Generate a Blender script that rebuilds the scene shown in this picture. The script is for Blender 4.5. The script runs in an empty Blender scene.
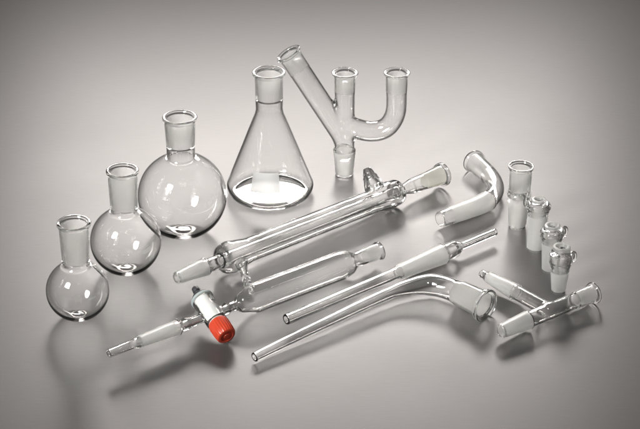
import bpy, bmesh, math, random
import numpy as np
from mathutils import Vector, Matrix

random.seed(3)
S = bpy.context.scene
COL = S.collection
PI = math.pi

# ------------------------------------------------------------------ camera
PITCH = math.radians(28.0)
FPX, DIST = 2200.0, 2200.0            # focal length in photo pixels, distance in mm
cd = bpy.data.cameras.new("camera")
cam = bpy.data.objects.new("camera", cd)
COL.objects.link(cam)
cd.sensor_width = 36.0
cd.lens = 36.0 * FPX / 640.0
cd.clip_start, cd.clip_end = 0.05, 60.0
CAMP = np.array([0.0, -math.cos(PITCH) * DIST, math.sin(PITCH) * DIST])
cam.location = Vector(CAMP * 0.001)
cam.rotation_euler = (PI / 2 - PITCH, 0, 0)
S.camera = cam

# ------------------------------------------------------------------ world and lamps
w = bpy.data.worlds.new("World")
S.world = w
w.use_nodes = True
bg = w.node_tree.nodes["Background"]
bg.inputs[0].default_value = (0.80, 0.77, 0.73, 1)
bg.inputs[1].default_value = 0.15

def softbox(name, loc, target, sx, sy, power, col=(1, 1, 1), spread=180):
    l = bpy.data.lights.new(name, 'AREA')
    l.shape = 'RECTANGLE'
    l.size, l.size_y = sx, sy
    l.energy = power
    l.color = col
    l.spread = math.radians(spread)
    o = bpy.data.objects.new(name, l)
    COL.objects.link(o)
    o.location = loc
    d = Vector(target) - Vector(loc)
    o.rotation_euler = d.to_track_quat('-Z', 'Y').to_euler()
    return o

# big softbox behind the glassware, and a small window-like box at the front left
softbox("back_softbox", (-0.02, 1.42, 0.79), (0.0, 0.02, 0.0), 0.92, 0.31, 2.1, (1.0, 0.937, 0.895), 55)
softbox("front_softbox", (-1.15, -1.25, 1.32), (0, 0.06, 0.02), 0.54, 0.78, 3.1, (1.0, 0.985, 0.96), 30)

S.view_settings.view_transform = 'Standard'
S.view_settings.look = 'None'
S.view_settings.exposure = 0.0
S.view_settings.gamma = 1.0
cy = S.cycles
cy.max_bounces = 28
cy.transmission_bounces = 26
cy.transparent_max_bounces = 16
cy.diffuse_bounces = 4
cy.glossy_bounces = 12
cy.caustics_refractive = True
cy.caustics_reflective = True
cy.blur_glossy = 0.0
cy.sample_clamp_indirect = 60.0
cy.use_denoising = True
cy.use_adaptive_sampling = False

# ------------------------------------------------------------------ picking real positions
def ray(px, py):
    u, v = (px - 320.0) / FPX, (214.5 - py) / FPX
    c, s = math.cos(PITCH), math.sin(PITCH)
    return np.array([u, c + v * s, -s + v * c])

def G(px, py, z=0.0):
    """point at height z (mm) seen at a photo pixel"""
    d = ray(px, py)
    return CAMP + d * ((z - CAMP[2]) / d[2])

def V(px, py, y):
    """point in the upright plane at depth y (mm) seen at a photo pixel"""
    d = ray(px, py)
    return CAMP + d * ((y - CAMP[1]) / d[1])

def mmpp(p):
    """millimetres per photo pixel at a point"""
    c, s = math.cos(PITCH), math.sin(PITCH)
    q = np.asarray(p) - CAMP
    return (q[1] * c - q[2] * s) / FPX

# ------------------------------------------------------------------ materials
def new_mat(name):
    m = bpy.data.materials.new(name)
    m.use_nodes = True
    return m, m.node_tree.nodes, m.node_tree.links, m.node_tree.nodes["Principled BSDF"]

def mat_clear(name="clear_borosilicate_glass", tint=(0.998, 1.0, 0.998)):
    m, n, l, b = new_mat(name)
    b.inputs["Base Color"].default_value = (*tint, 1)
    b.inputs["Roughness"].default_value = 0.0
    b.inputs["IOR"].default_value = 1.47
    b.inputs["Transmission Weight"].default_value = 1.0
    # hand-blown glass is never perfectly even
    t = n.new("ShaderNodeTexNoise"); t.inputs["Scale"].default_value = 38.0; t.inputs["Detail"].default_value = 1.0
    c = n.new("ShaderNodeTexCoord")
    bp = n.new("ShaderNodeBump"); bp.inputs["Strength"].default_value = 0.03; bp.inputs["Distance"].default_value = 0.002
    l.new(c.outputs["Object"], t.inputs["Vector"]); l.new(t.outputs["Fac"], bp.inputs["Height"]); l.new(bp.outputs["Normal"], b.inputs["Normal"])
    return m

def mat_frost(name, rough, white, body=(0.93, 0.93, 0.91)):
    m, n, l, b = new_mat(name)
    b.inputs["Base Color"].default_value = (0.99, 0.99, 0.985, 1)
    b.inputs["Roughness"].default_value = rough
    b.inputs["IOR"].default_value = 1.47
    b.inputs["Transmission Weight"].default_value = 1.0
    c = n.new("ShaderNodeTexCoord")
    t = n.new("ShaderNodeTexNoise"); t.inputs["Scale"].default_value = 900.0; t.inputs["Detail"].default_value = 3.0
    bp = n.new("ShaderNodeBump"); bp.inputs["Strength"].default_value = 0.25; bp.inputs["Distance"].default_value = 0.0003
    l.new(c.outputs["Object"], t.inputs["Vector"]); l.new(t.outputs["Fac"], bp.inputs["Height"]); l.new(bp.outputs["Normal"], b.inputs["Normal"])
    d = n.new("ShaderNodeBsdfDiffuse"); d.inputs[0].default_value = (*body, 1)
    tr = n.new("ShaderNodeBsdfTranslucent"); tr.inputs[0].default_value = (*body, 1)
    mx = n.new("ShaderNodeMixShader"); mx.inputs[0].default_value = 0.5
    l.new(d.outputs[0], mx.inputs[1]); l.new(tr.outputs[0], mx.inputs[2])
    mm = n.new("ShaderNodeMixShader")
    t2 = n.new("ShaderNodeTexNoise"); t2.inputs["Scale"].default_value = 120.0; t2.inputs["Detail"].default_value = 4.0
    mr = n.new("ShaderNodeMapRange"); mr.inputs[1].default_value = 0.3; mr.inputs[2].default_value = 0.7
    mr.inputs[3].default_value = white * 0.75; mr.inputs[4].default_value = white * 1.25
    l.new(c.outputs["Object"], t2.inputs["Vector"]); l.new(t2.outputs["Fac"], mr.inputs[0]); l.new(mr.outputs[0], mm.inputs[0])
    l.new(b.outputs[0], mm.inputs[1]); l.new(mx.outputs[0], mm.inputs[2])
    l.new(mm.outputs[0], n["Material Output"].inputs[0])
    return m

def mat_plain(name, col, rough=0.4, **kw):
    m, n, l, b = new_mat(name)
    b.inputs["Base Color"].default_value = (*col, 1)
    b.inputs["Roughness"].default_value = rough
    c = n.new("ShaderNodeTexCoord")
    t = n.new("ShaderNodeTexNoise"); t.inputs["Scale"].default_value = 300.0; t.inputs["Detail"].default_value = 4.0
    mr = n.new("ShaderNodeMapRange"); mr.inputs[3].default_value = rough * 0.8; mr.inputs[4].default_value = rough * 1.2
    l.new(c.outputs["Object"], t.inputs["Vector"]); l.new(t.outputs["Fac"], mr.inputs[0]); l.new(mr.outputs[0], b.inputs["Roughness"])
    for k, v in kw.items():
        b.inputs[k.replace("_", " ")].default_value = v
    return m

CLEAR = mat_clear()
FROST = mat_frost("ground_glass", 0.30, 0.32)
FROSTW = mat_frost("milky_ground_glass", 0.38, 0.46)
FROSTY = mat_frost("yellowish_ground_glass", 0.38, 0.46, (0.93, 0.925, 0.82))
ENAMEL, n, l, b = new_mat("pale_grey_enamel")
b.inputs["Base Color"].default_value = (0.50, 0.50, 0.49, 1)
b.inputs["Roughness"].default_value = 0.55
b.inputs["Alpha"].default_value = 0.93
PTFE = mat_plain("white_plastic", (0.80, 0.79, 0.76), 0.38, Subsurface_Weight=0.1)
RED = mat_plain("red_plastic", (0.55, 0.055, 0.022), 0.32)
SEAL = mat_plain("grey_green_ring", (0.36, 0.41, 0.40), 0.35)
DARK = mat_plain("dark_stem_plastic", (0.05, 0.05, 0.055), 0.3)

# tabletop: satin grey sheet
TOP, n, l, b = new_mat("satin_grey_sheet")
c = n.new("ShaderNodeTexCoord")
mp = n.new("ShaderNodeMapping"); mp.inputs["Scale"].default_value = (60, 900, 60)
t = n.new("ShaderNodeTexNoise"); t.inputs["Scale"].default_value = 1.0; t.inputs["Detail"].default_value = 4.0
cr = n.new("ShaderNodeMapRange"); cr.inputs[3].default_value = 0.055; cr.inputs[4].default_value = 0.085
hs = n.new("ShaderNodeCombineColor")
l.new(c.outputs["Object"], mp.inputs["Vector"]); l.new(mp.outputs[0], t.inputs["Vector"]); l.new(t.outputs["Fac"], cr.inputs[0])
mu1 = n.new("ShaderNodeMath"); mu1.operation = 'MULTIPLY'; mu1.inputs[1].default_value = 0.965
mu2 = n.new("ShaderNodeMath"); mu2.operation = 'MULTIPLY'; mu2.inputs[1].default_value = 0.94
l.new(cr.outputs[0], hs.inputs[0]); l.new(cr.outputs[0], mu1.inputs[0]); l.new(cr.outputs[0], mu2.inputs[0])
l.new(mu1.outputs[0], hs.inputs[1]); l.new(mu2.outputs[0], hs.inputs[2])
l.new(hs.outputs[0], b.inputs["Base Color"])
t3 = n.new("ShaderNodeTexNoise"); t3.inputs["Scale"].default_value = 9.0; t3.inputs["Detail"].default_value = 3.0
r3 = n.new("ShaderNodeMapRange"); r3.inputs[3].default_value = 0.35; r3.inputs[4].default_value = 0.39
l.new(c.outputs["Object"], t3.inputs["Vector"]); l.new(t3.outputs["Fac"], r3.inputs[0]); l.new(r3.outputs[0], b.inputs["Roughness"])
bp = n.new("ShaderNodeBump"); bp.inputs["Strength"].default_value = 0.06; bp.inputs["Distance"].default_value = 0.0004
l.new(t.outputs["Fac"], bp.inputs["Height"]); l.new(bp.outputs["Normal"], b.inputs["Normal"])
b.inputs["Specular IOR Level"].default_value = 0.5
b.inputs["IOR"].default_value = 1.5

# ------------------------------------------------------------------ object helpers
def link(name, verts, faces, mats, midx=None, parent=None, origin=(0, 0, 0), smooth=True, sharp=40):
    me = bpy.data.meshes.new(name)
    o3 = np.asarray(origin, float)
    vv = (np.asarray(verts, float) - o3) * 0.001
    me.from_pydata([tuple(v) for v in vv], [], [tuple(f) for f in faces])
    for m in mats:
        me.materials.append(m)
    if midx is not None:
        me.polygons.foreach_set("material_index", list(midx))
    bm = bmesh.new(); bm.from_mesh(me)
    bmesh.ops.remove_doubles(bm, verts=bm.verts, dist=1e-6)
    bm.to_mesh(me); bm.free()
    if smooth:
        me.polygons.foreach_set("use_smooth", [True] * len(me.polygons))
        me.set_sharp_from_angle(angle=math.radians(sharp))
    me.update()
    o = bpy.data.objects.new(name, me)
    COL.objects.link(o)
    if parent is not None:
        o.parent = parent
    return o

def thing(name, label, cat, base, group=None):
    e = bpy.data.objects.new(name, None)
    COL.objects.link(e)
    e.empty_display_size = 0.02
    e.location = Vector(np.asarray(base) * 0.001)
    e["label"], e["category"] = label, cat
    if group:
        e["group"] = group
    e["_b"] = list(map(float, base))
    return e

def origin(e):
    return np.array(e["_b"])

class Path:
    """centre line through points (mm); straight for two points, a smooth curve otherwise"""
    def __init__(self, pts, up=(0, 0, 1), smooth=True):
        P = [np.asarray(p, float) for p in pts]
        if len(P) > 2 and smooth:
            Q = [2 * P[0] - P[1]] + P + [2 * P[-1] - P[-2]]
            out = []
            for i in range(1, len(Q) - 2):
                a, b_, c_, d = Q[i - 1:i + 3]
                for k in range(24):
                    t_ = k / 24
                    out.append(0.5 * ((2 * b_) + (-a + c_) * t_ + (2 * a - 5 * b_ + 4 * c_ - d) * t_ ** 2 + (-a + 3 * b_ - 3 * c_ + d) * t_ ** 3))
            out.append(P[-1])
            P = out
        self.P = np.array(P)
        seg = np.linalg.norm(np.diff(self.P, axis=0), axis=1)
        self.S = np.concatenate([[0], np.cumsum(seg)])
        self.L = self.S[-1]
        self.up = np.asarray(up, float)
        self.curved = len(self.P) > 2

    def at(self, s):
        P, Sx = self.P, self.S
        def pos(x):
            if x <= 0:
                return P[0] + (P[1] - P[0]) / (Sx[1]) * x
            if x >= self.L:
                return P[-1] + (P[-1] - P[-2]) / (Sx[-1] - Sx[-2]) * (x - self.L)
            i = min(np.searchsorted(Sx, x, side='right') - 1, len(P) - 2)
            return P[i] + (P[i + 1] - P[i]) * (x - Sx[i]) / (Sx[i + 1] - Sx[i])
        e_ = 1.5 if self.curved else 0.5
        T = pos(s + e_) - pos(s - e_); T /= np.linalg.norm(T)
        N = self.up - T * (self.up @ T); N /= np.linalg.norm(N)
        return pos(s), T, N, np.cross(T, N)

def fillet(pts):
    """pts: (s, r, fillet[, tag]) -> dense (s, r, tag)"""
    out, tag = [], None
    n_ = len(pts)
    for i, p in enumerate(pts):
        a = np.array(p[:2], float)
        ntag = p[3] if len(p) > 3 else tag
        f = p[2] if len(p) > 2 else 0
        if f and 0 < i < n_ - 1:
            u = np.array(pts[i - 1][:2]) - a; v = np.array(pts[i + 1][:2]) - a
            lu, lv = np.linalg.norm(u), np.linalg.norm(v)
            u /= lu; v /= lv
            ang = math.acos(max(-1, min(1, u @ v)))
            if ang > PI - 0.02:
                out.append((a[0], a[1], ntag)); tag = ntag; continue
            d = min(f / math.tan(ang / 2), lu * 0.49, lv * 0.49)
            rr = d * math.tan(ang / 2)
            bis = (u + v) / np.linalg.norm(u + v)
            c_ = a + bis * (rr / math.sin(ang / 2))
            p0, p1 = a + u * d - c_, a + v * d - c_
            turn = PI - ang
            k = max(3, int(turn / 0.16))
            s0 = math.atan2(p0[1], p0[0]); s1 = math.atan2(p1[1], p1[0])
            ds = (s1 - s0 + PI) % (2 * PI) - PI
            for j in range(k + 1):
                t_ = s0 + ds * j / k
                out.append((c_[0] + rr * math.cos(t_), c_[1] + rr * math.sin(t_), ntag if j >= k / 2 else tag if tag else ntag))
            tag = ntag
        else:
            out.append((a[0], a[1], ntag)); tag = ntag
    return out

def lathe(path, pts, parent, names, seg=80, maxstep=2.0, parts_of=None, sharp=40, label=None):
    """pts: (s, r, fillet, (part, material)) as one chain, glass always on the right of the walk when
    going outer-forward / inner-backward.  Links one mesh per part name."""
    ch = fillet(pts)
    dense = []
    for i in range(len(ch) - 1):
        s0, r0, tg = ch[i]; s1, r1, _ = ch[i + 1]
        k = 1
        if path.curved:
            k = max(1, int(abs(s1 - s0) / maxstep))
        for j in range(k):
            t_ = j / k
            dense.append((s0 + (s1 - s0) * t_, r0 + (r1 - r0) * t_, tg))
    dense.append((ch[-1][0], ch[-1][1], ch[-2][2]))
    org = origin(parent)
    rings = []
    cs = [(math.cos(2 * PI * a / seg), math.sin(2 * PI * a / seg)) for a in range(seg)]
    for s, r, _ in dense:
        p, T, N, B = path.at(s)
        r = max(r, 0.0)
        rings.append([p + (N * c_ + B * s_) * r for c_, s_ in cs])
    objs = {}
    parts = []
    for d in dense[:-1]:
        if d[2][0] not in parts:
            parts.append(d[2][0])
    for part in parts:
        verts, faces, mi, mats, vid = [], [], [], [], {}
        def ring_id(i):
            if i not in vid:
                vid[i] = len(verts); verts.extend(rings[i])
            return vid[i]
        for i in range(len(dense) - 1):
            tg = dense[i][2]
            if tg[0] != part:
                continue
            if tg[1] not in mats:
                mats.append(tg[1])
            m_ = mats.index(tg[1])
            a, b_ = ring_id(i), ring_id(i + 1)
            z0, z1 = dense[i][1] < 1e-4, dense[i + 1][1] < 1e-4
            if z0 and z1:
                continue
            for k in range(seg):
                k2 = (k + 1) % seg
                if z0:
                    faces.append((a + k, b_ + k2, b_ + k))
                elif z1:
                    faces.append((a + k, a + k2, b_ + k))
                else:
                    faces.append((a + k, a + k2, b_ + k2, b_ + k))
                mi.append(m_)
        nm = names.get(part, part) if names else part
        par = parent if not parts_of or part not in parts_of else parts_of[part]
        o = link(nm, verts, faces, mats, mi, None, org, sharp=sharp)
        o.parent = parent
        objs[part] = o
    return objs

def reparent(child, par):
    child.parent = par     # parts of one thing share the thing's origin

# ------------------------------------------------------------------ smooth blown-glass junctions
def nets(field, lo, hi, h):
    lo, hi = np.array(lo, float), np.array(hi, float)
    nx, ny, nz = (np.ceil((hi - lo) / h).astype(int) + 1)
    gx = lo[0] + h * np.arange(nx); gy = lo[1] + h * np.arange(ny); gz = lo[2] + h * np.arange(nz)
    X, Y, Z = np.meshgrid(gx, gy, gz, indexing='ij')
    F = field(np.stack([X.ravel(), Y.ravel(), Z.ravel()], 1)).reshape(nx, ny, nz)
    I = F < 0
    cell = np.zeros((nx - 1, ny - 1, nz - 1), int)
    for a in (0, 1):
        for b_ in (0, 1):
            for c_ in (0, 1):
                cell += I[a:nx - 1 + a, b_:ny - 1 + b_, c_:nz - 1 + c_]
    act = (cell > 0) & (cell < 8)
    idx = -np.ones(act.shape, int)
    ids = np.argwhere(act)
    idx[act] = np.arange(len(ids))
    P = lo + (ids + 0.5) * h
    e = 0.02
    def grad(Q):
        g = np.stack([(field(Q + np.array(d)) - field(Q - np.array(d))) / (2 * e) for d in ((e, 0, 0), (0, e, 0), (0, 0, e))], 1)
        return g
    for _ in range(6):
        f = field(P); g = grad(P)
        g2 = (g * g).sum(1); g2[g2 < 0.05] = 0.05
        step = -(f / g2)[:, None] * g
        ln = np.linalg.norm(step, axis=1, keepdims=True)
        step *= np.minimum(1, 0.8 * h / np.maximum(ln, 1e-9))
        P = P + step
    faces = []
    for ax in range(3):
        sl0 = [slice(None)] * 3; sl1 = [slice(None)] * 3
        sl0[ax] = slice(0, -1); sl1[ax] = slice(1, None)
        A, B = I[tuple(sl0)], I[tuple(sl1)]
        ed = np.argwhere(A != B)
        u, v = (ax + 1) % 3, (ax + 2) % 3
        ok = (ed[:, u] > 0) & (ed[:, v] > 0) & (ed[:, u] < idx.shape[u]) & (ed[:, v] < idx.shape[v])
        ed = ed[ok]
        flip = A[tuple(ed.T)]
        def c(du, dv):
            q = ed.copy(); q[:, u] -= du; q[:, v] -= dv
            return idx[tuple(q.T)]
        quad = np.stack([c(1, 1), c(0, 1), c(0, 0), c(1, 0)], 1)
        quad[~flip] = quad[~flip][:, ::-1]
        faces.append(quad)
    return P, np.concatenate(faces)

def tube_field(poly, r):
    poly = [np.asarray(p, float) for p in poly]
    rs = r if hasattr(r, '__len__') else [r] * len(poly)
    def f(Q):
        best = np.full(len(Q), 1e9)
        for i in range(len(poly) - 1):
            a, d = poly[i], poly[i + 1] - poly[i]
            t_ = np.clip(((Q - a) @ d) / (d @ d), 0, 1)
            q = Q - a - t_[:, None] * d
            best = np.minimum(best, np.sqrt((q * q).sum(1)) - (rs[i] + (rs[i + 1] - rs[i]) * t_))
        return best
    return f

def blend(fs, k):
    def f(Q):
        v = fs[0](Q)
        for g in fs[1:]:
            w_ = g(Q)
            hh = np.maximum(k - np.abs(v - w_), 0) / k
            v = np.minimum(v, w_) - hh * hh * k * 0.25
        return v
    return f

def junction(name, outer, inner, lo, hi, h, cuts, parent, mat):
    """cuts: (centre, outward direction, reach radius)"""
    org = origin(parent)
    bm = bmesh.new()
    for fld, rev in ((outer, False), (inner, True)):
        P, Fq = nets(fld, lo, hi, h)
        vs = [bm.verts.new(p) for p in P]
        for q in Fq:
            if min(q) < 0:
                continue
            q = list(map(int, q))
            try:
                bm.faces.new([vs[i] for i in (q[::-1] if rev else q)])
            except ValueError:
                pass
    for cc, dd, rad in cuts:
        cc, dd = np.asarray(cc, float), np.asarray(dd, float)
        dd = dd / np.linalg.norm(dd)
        def near(v):
            q = np.array(v.co) - cc
            t_ = q @ dd
            return abs(t_) < 9 and np.linalg.norm(q - dd * t_) < rad
        vset = {v for v in bm.verts if near(v)}
        fset = [f for f in bm.faces if all(v in vset for v in f.verts)]
        eset = {e for f in fset for e in f.edges}
        vs2 = {v for f in fset for v in f.verts}
        bmesh.ops.bisect_plane(bm, geom=list(vs2) + list(eset) + fset, plane_co=Vector(cc), plane_no=Vector(dd), clear_outer=True)
        # anything left on the stub beyond the cut
        kill = [v for v in bm.verts if (lambda q, t_: t_ > 0.02 and t_ < 12 and np.linalg.norm(q - dd * t_) < rad)(np.array(v.co) - cc, (np.array(v.co) - cc) @ dd)]
        bmesh.ops.delete(bm, geom=kill, context='VERTS')
    for v in bm.verts:
        v.co = (v.co - Vector(org)) * 0.001
    me = bpy.data.meshes.new(name)
    bm.to_mesh(me); bm.free()
    me.materials.append(mat)
    me.polygons.foreach_set("use_smooth", [True] * len(me.polygons))
    o = bpy.data.objects.new(name, me)
    COL.objects.link(o)
    o.parent = parent
    return o

# ------------------------------------------------------------------ tabletop
tv = [(-3000, -3200, 0), (3000, -3200, 0), (3000, 5000, 0), (-3000, 5000, 0),
      (-3000, -3200, -20), (3000, -3200, -20), (3000, 5000, -20), (-3000, 5000, -20)]
tf = [(0, 1, 2, 3), (7, 6, 5, 4), (0, 4, 5, 1), (1, 5, 6, 2), (2, 6, 7, 3), (3, 7, 4, 0)]
top = link("tabletop", tv, tf, [TOP], smooth=False)
top["kind"] = "structure"

# ------------------------------------------------------------------ round flasks
def rim_z(px, py, base):
    return V(px, py, base[1])[2]

def round_flask(label, cpx, cpy, rpx, rimx, rimy, nr, rr, fr_y):
    c0 = G(cpx, cpy, rpx * 0.95)
    R = rpx * mmpp(c0)
    c0 = G(cpx, cpy, R * 0.965)
    base = np.array([c0[0], c0[1], 0.0])
    k = mmpp(c0)
    nr, rr = nr * k, rr * k
    H = rim_z(rimx, rimy, base)
    zf = rim_z(rimx, fr_y, base)
    cz = R * 0.965
    e = thing("round_flask", label, "flask", base, "round flasks standing at the left")
    ax = Path([base, base + np.array([0, 0, H])], up=(1, 0, 0))
    w_ = 1.15
    zn = cz + math.sqrt(R * R - nr * nr)
    body = ("body", CLEAR)
    pts = [(0.35, 0, 0, body), (0.12, R * 0.12, 3), (0, R * 0.20, 3)]
    a0, a1 = math.asin(-0.94), math.acos(nr / R)
    a0 = math.asin(-0.955)
    for i in range(49):
        a = a0 + (a1 - a0 - 0.05) * i / 48
        pts.append((cz + R * math.sin(a), R * math.cos(a), 0))
    pts += [(zn + 1.0, nr * 1.0, 3.0),
            (zf, nr, 0, ("joint_socket", CLEAR)), (H - 5.0, nr * 1.09, 0),
            (H - 4.2, nr * 1.095, 0.8, ("rim", CLEAR)), (H - 3.0, rr - 0.2, 1.2), (H - 0.2, rr, 1.2), (H, rr - 2.6, 1.0),
            (H - 2.0, nr * 0.93, 1.0),
            (H - 4.2, nr * 0.92, 0.4, ("joint_socket", FROST)),
            (zf, nr * 0.78, 0, body)]
    pts.append((zf - 1.5, nr - 2.0, 1.0))
    Ri = R - w_
    b1 = math.acos((nr - 2.0) / Ri)
    pts.append((cz + Ri * math.sin(b1) + 1.0, nr - 2.0, 2.5))
    for i in range(49):
        a = b1 - 0.05 + (-PI / 2 - b1 + 0.05) * i / 48
        pts.append((cz + (Ri if a > 0 else cz - 1.5) * math.sin(a), Ri * math.cos(a) if i < 48 else 0, 0))
    lathe(ax, pts, e, {}, seg=112)
    return e

round_flask("smallest round flask, nearest at the lower left, standing in front of the medium one", 77.7, 290.0, 31.8, 75.2, 222.0, 13.8, 17.2, 260)
round_flask("medium round flask standing between the smallest and the largest round flask", 125.7, 240.6, 35.6, 124, 169.6, 13.6, 16.4, 207)
round_flask("largest round flask, standing just left of the conical flask", 182.3, 195.3, 44.6, 181, 116.4, 14.2, 17.4, 145)

# ------------------------------------------------------------------ conical flask
base = G(270.3, 192.5, 0)
k = mmpp(base)
H = rim_z(267.3, 71.5, base)
zf = rim_z(267, 98, base); zn = rim_z(268, 114, base)
e = thing("conical_flask", "tall conical flask with a pale grey marking patch low on its wall", "flask", base)
ax = Path([base, base + np.array([0, 0, H])], up=(0, -1, 0))
R, nr, rr = 42.8 * k, 13.6 * k, 16.4 * k
body = ("body", CLEAR)
pts = [(1.2, 0, 0, body), (0.3, R * 0.72, 4), (0, R * 0.80, 1.0), (0, R * 0.92, 9), (9.0, R + 1.2, 9), (zn + 1, nr + 0.6, 9),
       (zn + 6, nr - 0.3, 5), (zf, nr, 0, ("joint_socket", CLEAR)), (H - 5, nr * 1.02, 0),
       (H - 4.4, nr * 1.02, 0.8, ("rim", CLEAR)), (H - 3.4, rr - 0.2, 1.2), (H - 0.2, rr, 1.2), (H, rr - 2.4, 1.0),
       (H - 2.0, nr * 0.87, 1.0), (H - 4.4, nr * 0.86, 0.4, ("joint_socket", FROST)), (zf, nr * 0.79, 0, body),
       (zf - 1.5, nr - 2.1, 1), (zn + 6, nr - 2.1, 5), (zn + 0.6, nr - 1.0, 9), (9.5, R - 0.4, 8), (2.2, R * 0.92 - 1, 7), (2.4, R * 0.75, 3), (3.0, 0, 0)]
lathe(ax, pts, e, {}, seg=128)
# marking patch on the front wall (follows the cone)
vs, fs = [], []
za, zb = 8.5, 31.0
slope = (R + 1.2 - (nr + 0.6)) / (zn + 1 - 9.0)
for i in range(13):
    z = 20.0 + (39.0 - 20.0) * i / 12
    r = R + 1.2 - (z - 9.0) * slope + 0.12
    for j in range(21):
        a = math.radians(-6 - 22.0 + 44 * j / 20)
        vs.append((base[0] + r * math.sin(a), base[1] - r * math.cos(a), z))
for i in range(12):
    for j in range(20):
        q = i * 21 + j
        fs.append((q, q + 1, q + 22, q + 21))
link("marking_patch", vs, fs, [ENAMEL], None, e, base)

# ------------------------------------------------------------------ three-necked claisen head standing on its joint
cb = G(344.3, 174.0, 0)
yc = cb[1]
k = mmpp(cb)
U = lambda px, py: V(px, py, yc)
e = thing("claisen_adapter", "clear three necked adapter standing upright on its ground joint behind the condenser", "adapter", cb)
zc = lambda py: U(344, py)[2]
x0 = cb[0]
ptm = lambda z: np.array([x0, yc, z])
m_top, m_bot = zc(94.4), zc(148)
ra, rb, rw = 9.9 * k, 10.9 * k, 10.2 * k
l_end, l_in = U(300.6, 72.0), U(345, 139.0)
ld = (l_end - l_in) / np.linalg.norm(l_end - l_in)
jp = [U(396.5, 88), U(396.5, 94.4), U(396.4, 104), U(395.6, 112), U(392.5, 120), U(387, 126.8), U(379, 130.6), U(369, 131.4), U(358, 129.0), U(347, 125.5)]
jpath = Path(jp, up=(0, 1, 0))
jd = jpath.P[::5].tolist()
if np.linalg.norm(np.array(jd[-1]) - jpath.P[-1]) > 1e-6:
    jd.append(jpath.P[-1])
w_ = 1.35
def claisen(dr):
    main = tube_field([ptm(m_bot - 4), ptm(m_top + 5)], ra - dr)
    left = tube_field([l_in + ld * 4, l_end + ld * 5], rb - dr)
    rj = tube_field(jd, rw - dr)
    return blend([main, left, rj], 4.0)
lo = [U(288, 70)[0], yc - 14, m_bot - 16]
hi = [U(412, 70)[0], yc + 14, l_end[2] + 16]
junction("body", claisen(0), claisen(w_), lo, hi, 1.1,
         [(ptm(m_bot), (0, 0, -1), 14), (ptm(m_top), (0, 0, 1), 14), (U(396.5, 94.4), (0, 0, 1), 14), (l_end, ld, 15)], e, CLEAR)

def socket_pts(L, r, rj, rr, w=1.35, part="joint_socket", fr=FROST, ring=3.2, rimpart="rim"):
    """socket from s=0 (seam, radius r, wall w) to the mouth at s=L (tube radius rj, flange rr)"""
    return [(0, r, 0, (part, CLEAR)), (3.0, rj * 0.97, 3), (L - ring - 1.4, rj, 0),
            (L - ring, rj, 0.8, (rimpart, CLEAR)), (L - ring + 0.9, rr - 0.2, 1.1), (L - 0.2, rr, 1.1), (L, rr - 2.0, 0.9),
            (L - 1.4, rj - 1.7, 0.8), (L - ring - 0.4, rj - 1.9, 0.3, (part, fr)), (3.5, r - w + 0.1 if rj > r else rj - 2.6, 1.0, (part, CLEAR)), (0, r - w, 0)]

def male_pts(L, r, rw, rn, w=1.35, part="ground_joint", fr=FROST, tip=True):
    """male cone from s=0 (seam, radius r) widening to rw and tapering to rn at s=L"""
    t = [(0, r, 0, (part, CLEAR)), (1.6, rw + 0.2, 1.0), (2.6, rw, 0.3, (part, fr)), (L - 1.8, rn, 0.3, ("tip", CLEAR)),
         (L, rn - 0.6, 0.7), (L, rn - w - 0.3, 0.5), (L - 1.8, rn - w - 0.4, 0.3, (part, CLEAR)), (2.6, rw - w - 0.3, 1.5), (0, r - w, 0)]
    return t

zr = zc(72.0)
lathe(Path([ptm(m_top), ptm(zr)], up=(1, 0, 0)), socket_pts(zr - m_top, ra, 10.4 * k, 13.2 * k), e, {})
p = U(396.5, 94.4)
lathe(Path([p, p + np.array([0, 0, zr - m_top])], up=(1, 0, 0)), socket_pts(zr - m_top, rw, 10.7 * k, 13.2 * k), e, {})
Lr = np.linalg.norm(U(288.5, 52.5) - l_end)
lathe(Path([l_end, l_end + ld * Lr], up=(0, 1, 0)), socket_pts(Lr, rb, 11.2 * k, 13.2 * k), e, {})
lathe(Path([ptm(m_bot), ptm(0)], up=(1, 0, 0)), male_pts(m_bot, ra, 11.2 * k, 9.0 * k), e, {})

# ------------------------------------------------------------------ generic lying straight pieces
def line(pa, za, pb, zb_):
    A, B = G(*pa, za), G(*pb, zb_)
    return A, B

def frac(A, B, pxs):
    """positions along A->B (mm) of photo x coordinates"""
    def pxof(P):
        q = P - CAMP
        c_, s_ = math.cos(PITCH), math.sin(PITCH)
        return 320 + FPX * q[0] / (q[1] * c_ - q[2] * s_)
    L = np.linalg.norm(B - A); out = []
    for x in pxs:
        a, b_ = -0.2, 1.2
        for _ in range(40):
            m = (a + b_) / 2
            if (pxof(A + (B - A) * m) < x) == (pxof(B) > pxof(A)):
                a = m
            else:
                b_ = m
        out.append(a * L)
    return out

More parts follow.
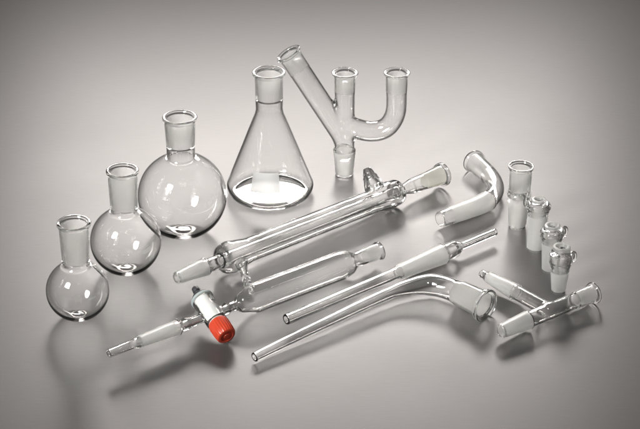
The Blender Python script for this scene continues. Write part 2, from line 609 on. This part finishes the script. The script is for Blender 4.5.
# ------------------------------------------------------------------ condenser
A, B = line((176.3, 278.0), 19.0, (443.5, 173.8), 14.5)
k = mmpp((A + B) / 2)
L = np.linalg.norm(B - A)
s_jw, s_j1, s_b0, s_b1, s_b2, s_b3, s_n, s_sk = frac(A, B, [204.5, 208.5, 221, 248, 372, 398.5, 402, 424.5])
base = (A + B) / 2; base[2] = 0
e = thing("condenser", "long jacketed condenser lying diagonally, longest piece, with hose barbs at both ends", "condenser", base)
ax = Path([A, B])
it = 6.2 * k
J = ("jacket", CLEAR); IT = ("inner_tube", CLEAR)
pts = [(1.5, 4.0, 0.3, ("tip", CLEAR)), (0, 4.6, 0.5), (0, 5.6, 0.6), (1.8, 6.0 * k, 0.4, ("ground_joint", FROST)), (s_jw, 8.9 * k, 0.3, J),
       (s_jw + 1, 9.2 * k, 0.8), (s_j1, 7.0 * k, 2), (s_b0 - 2, 6.8 * k, 2.5), (s_b0 + 0.5, 13.8 * k, 6), (s_b0 + 11, 16.4 * k, 6), (s_b1, 12.2 * k, 9),
       (s_b2, 12.2 * k, 9), (s_b3 - 13, 14.4 * k, 8), (s_b3 - 0.5, 13.2 * k, 7), (s_n, 5.2 * k, 2.0), (s_n + 3, 5.4 * k, 2), (s_n + 13, 8.0 * k, 8),
       (s_sk, 8.7 * k, 0, ("joint_socket", CLEAR)), (L - 6, 10.2 * k, 0.5), (L - 5, 10.2 * k, 0.8, ("rim", CLEAR)), (L - 4, 12.4 * k, 1.2), (L, 12.6 * k, 1.4), (L, 10.2 * k, 0.8),
       (L - 2, 8.6 * k, 0.8), (L - 4, 8.6 * k, 0.3, ("joint_socket", FROSTY)), (s_sk, 7.0 * k, 0, IT), (s_sk - 2, 6.6 * k, 2),
       (s_n + 12, 6.2 * k, 6), (s_n + 2, 4.0 * k, 3), (s_n - 8, it - 1.4, 4), (s_b0, it - 1.4, 4), (s_j1, 5.3 * k, 3), (s_jw - 2, 6.9 * k, 3, ("ground_joint", CLEAR)), (1.5, 4.0, 0.3)]
lathe(ax, pts, e, {}, seg=96)
# water space between jacket and inner tube (closed hollow)
pts = [(s_b0 + 2.2, it + 0.1, 1, ("jacket_cavity", CLEAR)), (s_b3 - 3, it + 0.1, 1), (s_b3 - 3.2, it + 2.0, 2), (s_b3 - 5, 12.0 * k, 5), (s_b3 - 13, 12.7 * k, 6), (s_b2, 10.7 * k, 8),
       (s_b1, 10.7 * k, 8), (s_b0 + 11, 14.6 * k, 5), (s_b0 + 4, 12.4 * k, 5), (s_b0 + 2.4, it + 2, 2), (s_b0 + 2.2, it + 0.1, 0)]
o = lathe(ax, pts, e, {"jacket_cavity": "inner_tube"}, seg=96)

def hose_barb(P0, P1, r0, parent, w=1.5, ridges=3, r1=3.6):
    P0, P1 = np.asarray(P0, float), np.asarray(P1, float)
    Lb = np.linalg.norm(P1 - P0)
    up = (1, 0, 0) if abs((P1 - P0)[0]) < 0.8 * Lb else (0, 0, 1)
    pts = [(0, r0, 0, ("hose_barb", CLEAR)), (Lb * 0.22, r1 + 1.4, 5), (Lb * 0.35, r1, 2)]
    for i in range(ridges):
        s0 = Lb * (0.38 + 0.17 * i)
        pts += [(s0, r1, 0.5), (s0 + 1.0, r1 + 1.2, 0.6), (s0 + Lb * 0.13, r1 - 0.1, 1.0)]
    pts += [(Lb, r1 - 0.2, 0.8), (Lb, r1 - w, 0.5), (Lb * 0.3, r1 - w, 4), (0, r0 - w, 0)]
    return lathe(Path([P0, P1], up=up), pts, parent, {}, seg=56)

def on_axis(A, B, s):
    return A + (B - A) / np.linalg.norm(B - A) * s
sb = frac(A, B, [238.0])[0]
p0 = on_axis(A, B, sb)
tipp = G(250.5, 291, 4.6)
d = (tipp - p0) / np.linalg.norm(tipp - p0)
hose_barb(p0 + d * 12.2, tipp, 6.8, e, r1=3.2)
sb = frac(A, B, [379.0])[0]
p0 = on_axis(A, B, sb)
tipp = G(366.5, 168.5, 40)
d = (tipp - p0) / np.linalg.norm(tipp - p0)
pb = p0 + d * 10.5
Lb_ = np.linalg.norm(tipp - pb)
lathe(Path([pb, tipp], up=(1, 0, 0)), [(0, 10.4, 0, ("hose_barb", CLEAR)), (Lb_ * 0.2, 9.6, 5), (Lb_ * 0.55, 7.4, 3), (Lb_ * 0.57, 7.9, 0.5), (Lb_ * 0.74, 5.6, 1), (Lb_ * 0.76, 6.1, 0.5), (Lb_ - 1, 4.2, 1.2), (Lb_, 3.6, 0.8), (Lb_, 2.0, 0.6),
      (Lb_ * 0.5, 3.2, 4), (Lb_ * 0.15, 6.4, 4), (0, 8.6, 0)], e, {}, seg=56)

# ------------------------------------------------------------------ dropping funnel with stopcock
A, B = line((108.5, 353.3), 18.5, (379.5, 250.5), 15.0)
k = mmpp((A + B) / 2)
L = np.linalg.norm(B - A)
sp1, sj0, sj1, sbd, sst0, sst1, sbl, sbL, sbR, snk, ssk = frac(A, B, [136, 147, 177, 180.5, 199, 216, 236.5, 252, 340, 355, 365])
base = (A + B) / 2; base[2] = 0
e = thing("dropping_funnel", "cylindrical dropping funnel lying down with a stopcock and bright red knob", "funnel", base)
ax = Path([A, B])
sp = ("spout", CLEAR)
nk = ("neck", CLEAR)
pts = [(0, 2.4, 0.2, sp), (0, 3.9, 0.6), (sp1 - 4, 4.2, 1), (sp1, 5.6, 2), (sp1 + 4, 5.4, 1.0, ("ground_joint", FROSTW)), (sj1, 7.0, 0.4, nk), (sj1 + 0.8, 7.6, 1), (sbd, 5.0, 2),
       (sbd + 5, 6.2, 2.5), (sbd + 12, 4.8, 4), (sst0 + 4, 4.6, 1), (sst0 + 4, 2.2, 0.5), (sbd + 3, 2.6, 3), (sj1 - 4, 5.0, 3, ("ground_joint", CLEAR)), (sp1 + 4, 3.6, 2, sp), (0, 2.4, 0)]
lathe(ax, pts, e, {}, seg=64)
bl = ("bulb", CLEAR)
rB = 15.3 * k
pts = [(sst1 - 5, 2.4, 0.2, bl), (sst1 - 5, 4.6, 0.5), (sst1 + 7, 4.4, 1), (sst1 + 11, 6.0, 2), (sst1 + 15, 4.3, 2), (sbl - 2, 4.6, 2), (sbl + 4, rB * 0.62, 9), (sbL + 2, rB, 16), (sbR, rB, 16), (snk - 8, rB * 0.86, 9), (snk, 6.4, 3),
       (snk + 5, 7.4, 3), (ssk, 7.6, 0, ("joint_socket", CLEAR)), (L - 4, 8.6 * k, 0.5), (L - 3.2, 8.6 * k, 0.8, ("rim", CLEAR)), (L - 2.2, 10.0 * k, 0.9), (L, 10.2 * k, 0.9), (L, 8.4 * k, 0.7),
       (L - 2, 6.8 * k, 0.6), (L - 4, 6.8 * k, 0.3, ("joint_socket", FROSTW)), (ssk, 6.0, 0, bl), (snk + 5, 5.6, 2), (snk, 4.8, 2), (snk - 9, rB * 0.86 - 1.6, 8), (sbR - 1, rB - 1.6, 14), (sbL + 3, rB - 1.6, 14), (sbl + 5, rB * 0.62 - 1.2, 8), (sbl + 1, 2.8, 3), (sst1 - 5, 2.4, 0)]
lathe(ax, pts, e, {}, seg=96)
# stopcock: glass barrel, white plug, red knob, stem at the back
Pb, Pf = G(202.5, 300.0, 24.0), G(227.0, 336.5, 10.6)
Lv = np.linalg.norm(Pf - Pb)
va = Path([Pb, Pf])
vb = ("stopcock_barrel", CLEAR)
lathe(va, [(1.0, 7.9, 0.3, vb), (1.0, 10.2, 0.6), (6, 10.4, 1), (12, 9.8, 2), (Lv * 0.60, 10.0, 1), (Lv * 0.60, 7.9, 0.5), (1.0, 7.9, 0)], e, {}, seg=64)
pl = ("plug", PTFE)
lathe(va, [(-1.5, 0, 0, pl), (-1.5, 7.2, 0.8), (6, 7.3, 0), (Lv * 0.66, 7.3, 0), (Lv * 0.66, 0, 0)], e, {}, seg=64)
rg = ("sealing_ring", SEAL)
lathe(va, [(-2.0, 8.0, 0.2, rg), (-2.0, 10.9, 0.8), (0.9, 10.9, 0.8), (0.9, 8.0, 0.2), (-2.0, 8.0, 0)], e, {}, seg=64)
st = ("stem", DARK)
lathe(va, [(-17, 0, 0, st), (-17, 3.0, 1), (-12, 3.6, 1), (-11, 2.2, 0.8), (-8, 2.6, 0.5), (-7, 6.8, 0.8), (-2.2, 7.4, 0.5), (-2.2, 0, 0)], e, {}, seg=48)
# knurled red knob
verts, faces = [], []
segs = 96
prof = [(Lv * 0.625, 0), (Lv * 0.625, 8.5), (Lv * 0.64, 9.3), (Lv * 0.70, 9.5), (Lv * 0.86, 9.4), (Lv * 0.96, 9.0), (Lv * 0.99, 8.4), (Lv, 7.4), (Lv, 6.0), (Lv - 0.7, 5.6), (Lv - 0.7, 3.0), (Lv + 0.2, 2.7), (Lv + 0.2, 0.0)]
for i, (s, r) in enumerate(prof):
    p, T, N, Bn = va.at(s)
    for j in range(segs):
        rr_ = r + (0.28 * (1 if (j // 2) % 2 else -0.4) if 3 <= i <= 5 else 0)
        a = 2 * PI * j / segs
        verts.append(p + (N * math.cos(a) + Bn * math.sin(a)) * rr_)
for i in range(len(prof) - 1):
    for j in range(segs):
        j2 = (j + 1) % segs
        faces.append((i * segs + j, i * segs + j2, (i + 1) * segs + j2, (i + 1) * segs + j))
kn = link("knob", verts, faces, [RED], None, e, base, sharp=32)
kn["label"] = "bright red ribbed knob"

# ------------------------------------------------------------------ bent elbow adapter
zz = 10.5
e_pts = [G(440, 219.5, zz), G(455, 214, zz), G(470, 208.5, zz), G(481, 204.2, zz), G(489.5, 199.0, zz), G(494.5, 191.5, zz), G(494.0, 183.5, zz), G(489, 175.5, zz), G(481.5, 168.5, zz), G(473.5, 161.0, zz)]
pa = Path(e_pts)
L = pa.L
k = mmpp(e_pts[4])
base = e_pts[4].copy(); base[2] = 0
e = thing("elbow_adapter", "thick bent elbow adapter lying right of the condenser mouth", "adapter", base)
jl = pa.L * 0.40
pts = [(0, 6.8 * k, 0.2, ("tip", CLEAR)), (0, 8.0 * k, 0.6), (13, 8.6 * k, 0.5, ("ground_joint", FROSTW)), (jl, 10.2 * k, 0.4, ("body", CLEAR)), (jl + 1, 10.5 * k, 0.8), (jl + 3, 9.4 * k, 2),
       (L * 0.72, 9.2 * k, 4), (L * 0.78, 9.4 * k, 0, ("joint_socket", CLEAR)), (L - 4, 10.2 * k, 0.5), (L - 3.4, 10.2 * k, 0.8, ("rim", CLEAR)), (L - 2.6, 12.0 * k, 0.9), (L, 12.2 * k, 0.9), (L, 10.6 * k, 0.7),
       (L - 2, 8.6 * k, 0.6), (L - 4, 8.6 * k, 0.3, ("joint_socket", FROST)), (L * 0.78, 7.7 * k, 0, ("body", CLEAR)), (jl + 2, 7.7 * k, 3, ("ground_joint", CLEAR)), (13, 7.0 * k, 0.5, ("tip", CLEAR)), (0, 6.8 * k, 0)]
lathe(pa, pts, e, {}, seg=80)

# ------------------------------------------------------------------ straight inlet tube
A, B = line((286.0, 319.5), 9.5, (495.5, 231.5), 10.5)
k = mmpp((A + B) / 2)
L = np.linalg.norm(B - A)
s0, s1, s2, s3, s4 = frac(A, B, [397, 411, 441.5, 455, 460.5])
base = (A + B) / 2; base[2] = 0
e = thing("inlet_tube", "straight glass tube with a ground joint midway, lying between the funnel and the curved tube", "tube", base)
ax = Path([A, B])
tb = ("tube", CLEAR)
pts = [(0, 3.3, 0.3, tb), (0, 5.0, 0.8), (s0 - 8, 5.6, 2), (s0, 6.2, 2), (s0 + 3, 7.2, 1.5, ("ground_joint", FROSTW)), (s2, 10.2, 0.4, ("collar", CLEAR)), (s2 + 1, 10.6, 0.8), (s2 + 4, 8.4, 3), (s3, 8.2, 3), (s4, 3.8, 3),
       (L, 3.6, 0.7, ), (L, 2.0, 0.5), (s4 + 2, 2.0, 3), (s3 - 3, 5.8, 4), (s2, 7.0, 3, ("ground_joint", CLEAR)), (s0 + 3, 4.8, 3, tb), (s0, 4.0, 2), (0, 3.3, 0)]
lathe(ax, pts, e, {}, seg=72)

# ------------------------------------------------------------------ curved receiver tube
r_pts = [G(254.2, 357.2, 6.0), G(290, 339.5, 7.5), G(330, 320.5, 9), G(365, 304, 10), G(392, 292.2, 11), G(410, 287.0, 12), G(428, 284.6, 13), G(443, 286.8, 13.5), G(457, 292.0, 14), G(472, 299.0, 14), G(486.5, 306.0, 14)]
pa = Path(r_pts)
L = pa.L
k = mmpp(r_pts[5])
base = r_pts[5].copy(); base[2] = 0
def s_at(px):
    best = min(range(len(pa.P)), key=lambda i: abs(r_px(pa.P[i]) - px))
    return pa.S[best]
def r_px(P):
    q = P - CAMP
    return 320 + FPX * q[0] / (q[1] * math.cos(PITCH) - q[2] * math.sin(PITCH))
e = thing("receiver_adapter", "long curved tube tapering to a thin tip, nearest the viewer, with a wide open socket", "adapter", base)
sA, sB, sC, sD, sE = s_at(392), s_at(412), s_at(430), s_at(454), s_at(459)
tb = ("tube", CLEAR)
pts = [(0, 2.8, 0.2, tb), (0, 4.3, 0.7), (sA, 5.8, 10), (sB, 8.2, 14), (sC, 10.6, 14), (sD, 10.6, 6), (sD + 1.5, 10.8, 0, ("joint_socket", CLEAR)), (sE + 3, 12.2, 2), (L - 6, 13.0, 0.5),
       (L - 5, 13.0, 0.8, ("rim", CLEAR)), (L - 4, 15.6, 1.2), (L - 0.2, 15.8, 1.2), (L, 13.6, 1.0), (L - 2, 11.2, 0.8), (L - 4.5, 11.2, 0.3, ("joint_socket", FROSTW)), (sD + 3, 9.6, 1.2, tb), (sD, 8.9, 3), (sC, 8.9, 10), (sB, 6.6, 12), (sA, 4.3, 8), (0, 2.8, 0)]
lathe(pa, pts, e, {}, seg=96)

# ------------------------------------------------------------------ T piece
zz = 10.6
A, B = line((500.5, 331.3), zz, (594.5, 292.5), zz)
k = mmpp((A + B) / 2)
L = np.linalg.norm(B - A); dA = (B - A) / L
t0, tj, t1 = frac(A, B, [529.5, 550, 573.5])
C = on_axis(A, B, tj)
D = G(481.5, 273.3, zz)
Lb = np.linalg.norm(C - D); dB = (D - C) / Lb
b_s = Lb - frac(D, C, [517.5])[0]
b_n = Lb - frac(D, C, [489.0])[0]
base = C.copy(); base[2] = 0
e = thing("tee_adapter", "T shaped adapter with three joints lying at the lower right beside the small stoppers", "adapter", base)
rm, rbr = 8.2 * k, 7.6 * k
P0, P1, P2 = A + dA * t0, A + dA * t1, C + dB * b_s
def tee(dr):
    return blend([tube_field([P0 - dA * 5, P1 + dA * 5], rm - dr), tube_field([C + dB * 2, P2 + dB * 5], rbr - dr)], 4.0)
allp = np.array([P0, P1, P2])
junction("body", tee(0), tee(1.35), allp.min(0) - 15, allp.max(0) + 15, 1.0, [(P0, -dA, 13), (P1, dA, 13), (P2, dB, 12)], e, CLEAR)
lathe(Path([P0, P0 - dA * t0]), male_pts(t0, rm, 9.6 * k, 7.3 * k, fr=FROSTW), e, {})
lathe(Path([P1, P1 + dA * (L - t1)]), socket_pts(L - t1, rm, 9.2 * k, 11.4 * k, fr=FROST), e, {})
bl_ = b_n - b_s
tot = Lb - b_s
gj = ("ground_joint", FROSTW)
pts = [(0, rbr, 0, ("ground_joint", CLEAR)), (1.6, 8.9 * k, 1), (2.6, 8.7 * k, 0.3, gj), (bl_, 6.3 * k, 0.3, ("tip", CLEAR)), (bl_ + 1.5, 5.8 * k, 1), (bl_ + 4, 4.3 * k, 1.5), (tot - 2, 4.2 * k, 1), (tot, 4.5 * k, 0.8), (tot, 2.6 * k, 0.4),
       (bl_ + 2, 2.6 * k, 2), (bl_ - 2, 4.5 * k, 2, ("ground_joint", CLEAR)), (2.6, 6.8 * k, 1.5), (0, rbr - 1.35, 0)]
lathe(Path([P2, P2 + dB * tot]), pts, e, {})

# ------------------------------------------------------------------ standing reduction adapter and three hollow stoppers
base = G(516.8, 226.5, 0)
k = mmpp(base)
e = thing("reduction_adapter", "tallest of the four upright pieces at the right, a wide open clear socket", "adapter", base)
H = rim_z(519, 165.6, base); zs = rim_z(518, 193, base)
ax = Path([base, base + np.array([1.5, 0, H])], up=(0, 1, 0))
gj, sk = ("ground_joint", FROST), ("joint_socket", CLEAR)
pts = [(0, 6.4 * k, 0.2, ("tip", CLEAR)), (0, 8.2 * k, 0.8), (2.5, 8.9 * k, 0.4, gj), (zs - 3, 11.6 * k, 0.3, ("joint_socket", CLEAR)), (zs - 2, 12.2 * k, 0.8), (zs, 12.0 * k, 1.2), (zs + 1.5, 10.9 * k, 1.2), (H - 5, 11.3 * k, 0.4),
       (H - 4, 11.4 * k, 0.8, ("rim", CLEAR)), (H - 3, 12.7 * k, 0.9), (H, 12.9 * k, 1.0), (H, 11.2 * k, 0.8), (H - 2, 9.8 * k, 0.8), (H - 4, 9.7 * k, 0.3, ("joint_socket", FROST)), (zs + 4, 8.9 * k, 1.5, sk),
       (zs, 5.2 * k, 3), (zs - 4, 5.4 * k, 3), (zs - 10, 8.2 * k, 4, ("ground_joint", CLEAR)), (2.5, 6.7 * k, 0.4, ("tip", CLEAR)), (0, 6.4 * k, 0)]
lathe(ax, pts, e, {}, seg=88)

def stopper(label, bx, by, tx, ty, sy_, r_tip, r_cone, r_bulge, r_top, hookside):
    base = G(bx, by, 0)
    k = mmpp(base)
    e = thing("hollow_stopper", label, "stopper", base, "small hooked stoppers in a row at the right")
    H = rim_z(tx, ty, base); zs = rim_z(tx, sy_, base)
    ax = Path([base, base + np.array([(tx - bx) * k * 0.5, 0, H])], up=(0, 1, 0))
    rt, rc, rb_, ro = r_tip * k, r_cone * k, r_bulge * k, r_top * k
    bd = ("head", CLEAR)
    hb = H - zs
    pts = [(0, rt - 2.4, 0.2, ("tip", CLEAR)), (0, rt - 0.5, 0.9), (2.4, rt, 0.4, ("ground_joint", FROSTW)), (zs - 2.5, rc, 0.4, bd), (zs + hb * 0.04, rc + 0.2, 1.5),
           (zs + hb * 0.30, rb_, 2.6), (zs + hb * 0.60, rb_, 2.6), (H - hb * 0.22, ro + 0.9, 1.6), (H - hb * 0.15, ro, 0.7, ("rim", FROST)), (H, ro, 1.2), (H + 0.2, ro - 3.0, 1.2),  # whitish frosting on the rim stands in for light caught by the mouth
           (H - 2.5, ro - 4.4, 1.4, bd), (H - hb * 0.30, ro - 4.4, 1.5), (zs + hb * 0.56, rb_ - 2.7, 2.4), (zs + hb * 0.32, rb_ - 2.6, 2.4), (zs - 1, rc - 2.5, 2, ("ground_joint", CLEAR)), (2.4, rt - 2.2, 0.4, ("tip", CLEAR)), (0, rt - 2.4, 0)]
    lathe(ax, pts, e, {}, seg=72)
    # glass hook on the head
    p, T, N, Bn = ax.at(zs + hb * 0.5)
    dr = np.array([math.cos(hookside), math.sin(hookside), 0.0])
    z1 = np.array([0, 0, 1.0])
    hk = Path([p + dr * (rb_ - 1.2) - z1 * 3, p + dr * (rb_ + 1.6) - z1 * 3.2, p + dr * (rb_ + 2.4) + z1 * 0.2, p + dr * (rb_ + 1.8) + z1 * 3.6, p + dr * (rb_ - 0.6) + z1 * 4.4], up=np.cross(dr, z1))
    lathe(hk, [(0, 0, 0, ("hook", CLEAR)), (0.1, 1.7, 0.2), (hk.L - 0.1, 1.7, 0.4), (hk.L, 0, 0)], e, {}, seg=24, maxstep=0.8)
    return e

stopper("widest hooked stopper, first behind the other two and beside the tall clear adapter", 535.3, 249.0, 537.5, 199.0, 212, 8.8, 10.3, 12.4, 7.6, math.radians(150))
stopper("middle hooked stopper, standing between the widest stopper and the front one", 549.5, 270.5, 550.8, 225.2, 240, 8.0, 9.8, 12.0, 8.2, math.radians(10))
stopper("frontmost hooked stopper with a milky tapered joint, standing above the T shaped adapter", 558.3, 291.5, 559.8, 246.2, 268, 7.2, 9.4, 11.7, 8.8, math.radians(5))

for o in S.objects:
    if "_b" in o:
        del o["_b"]
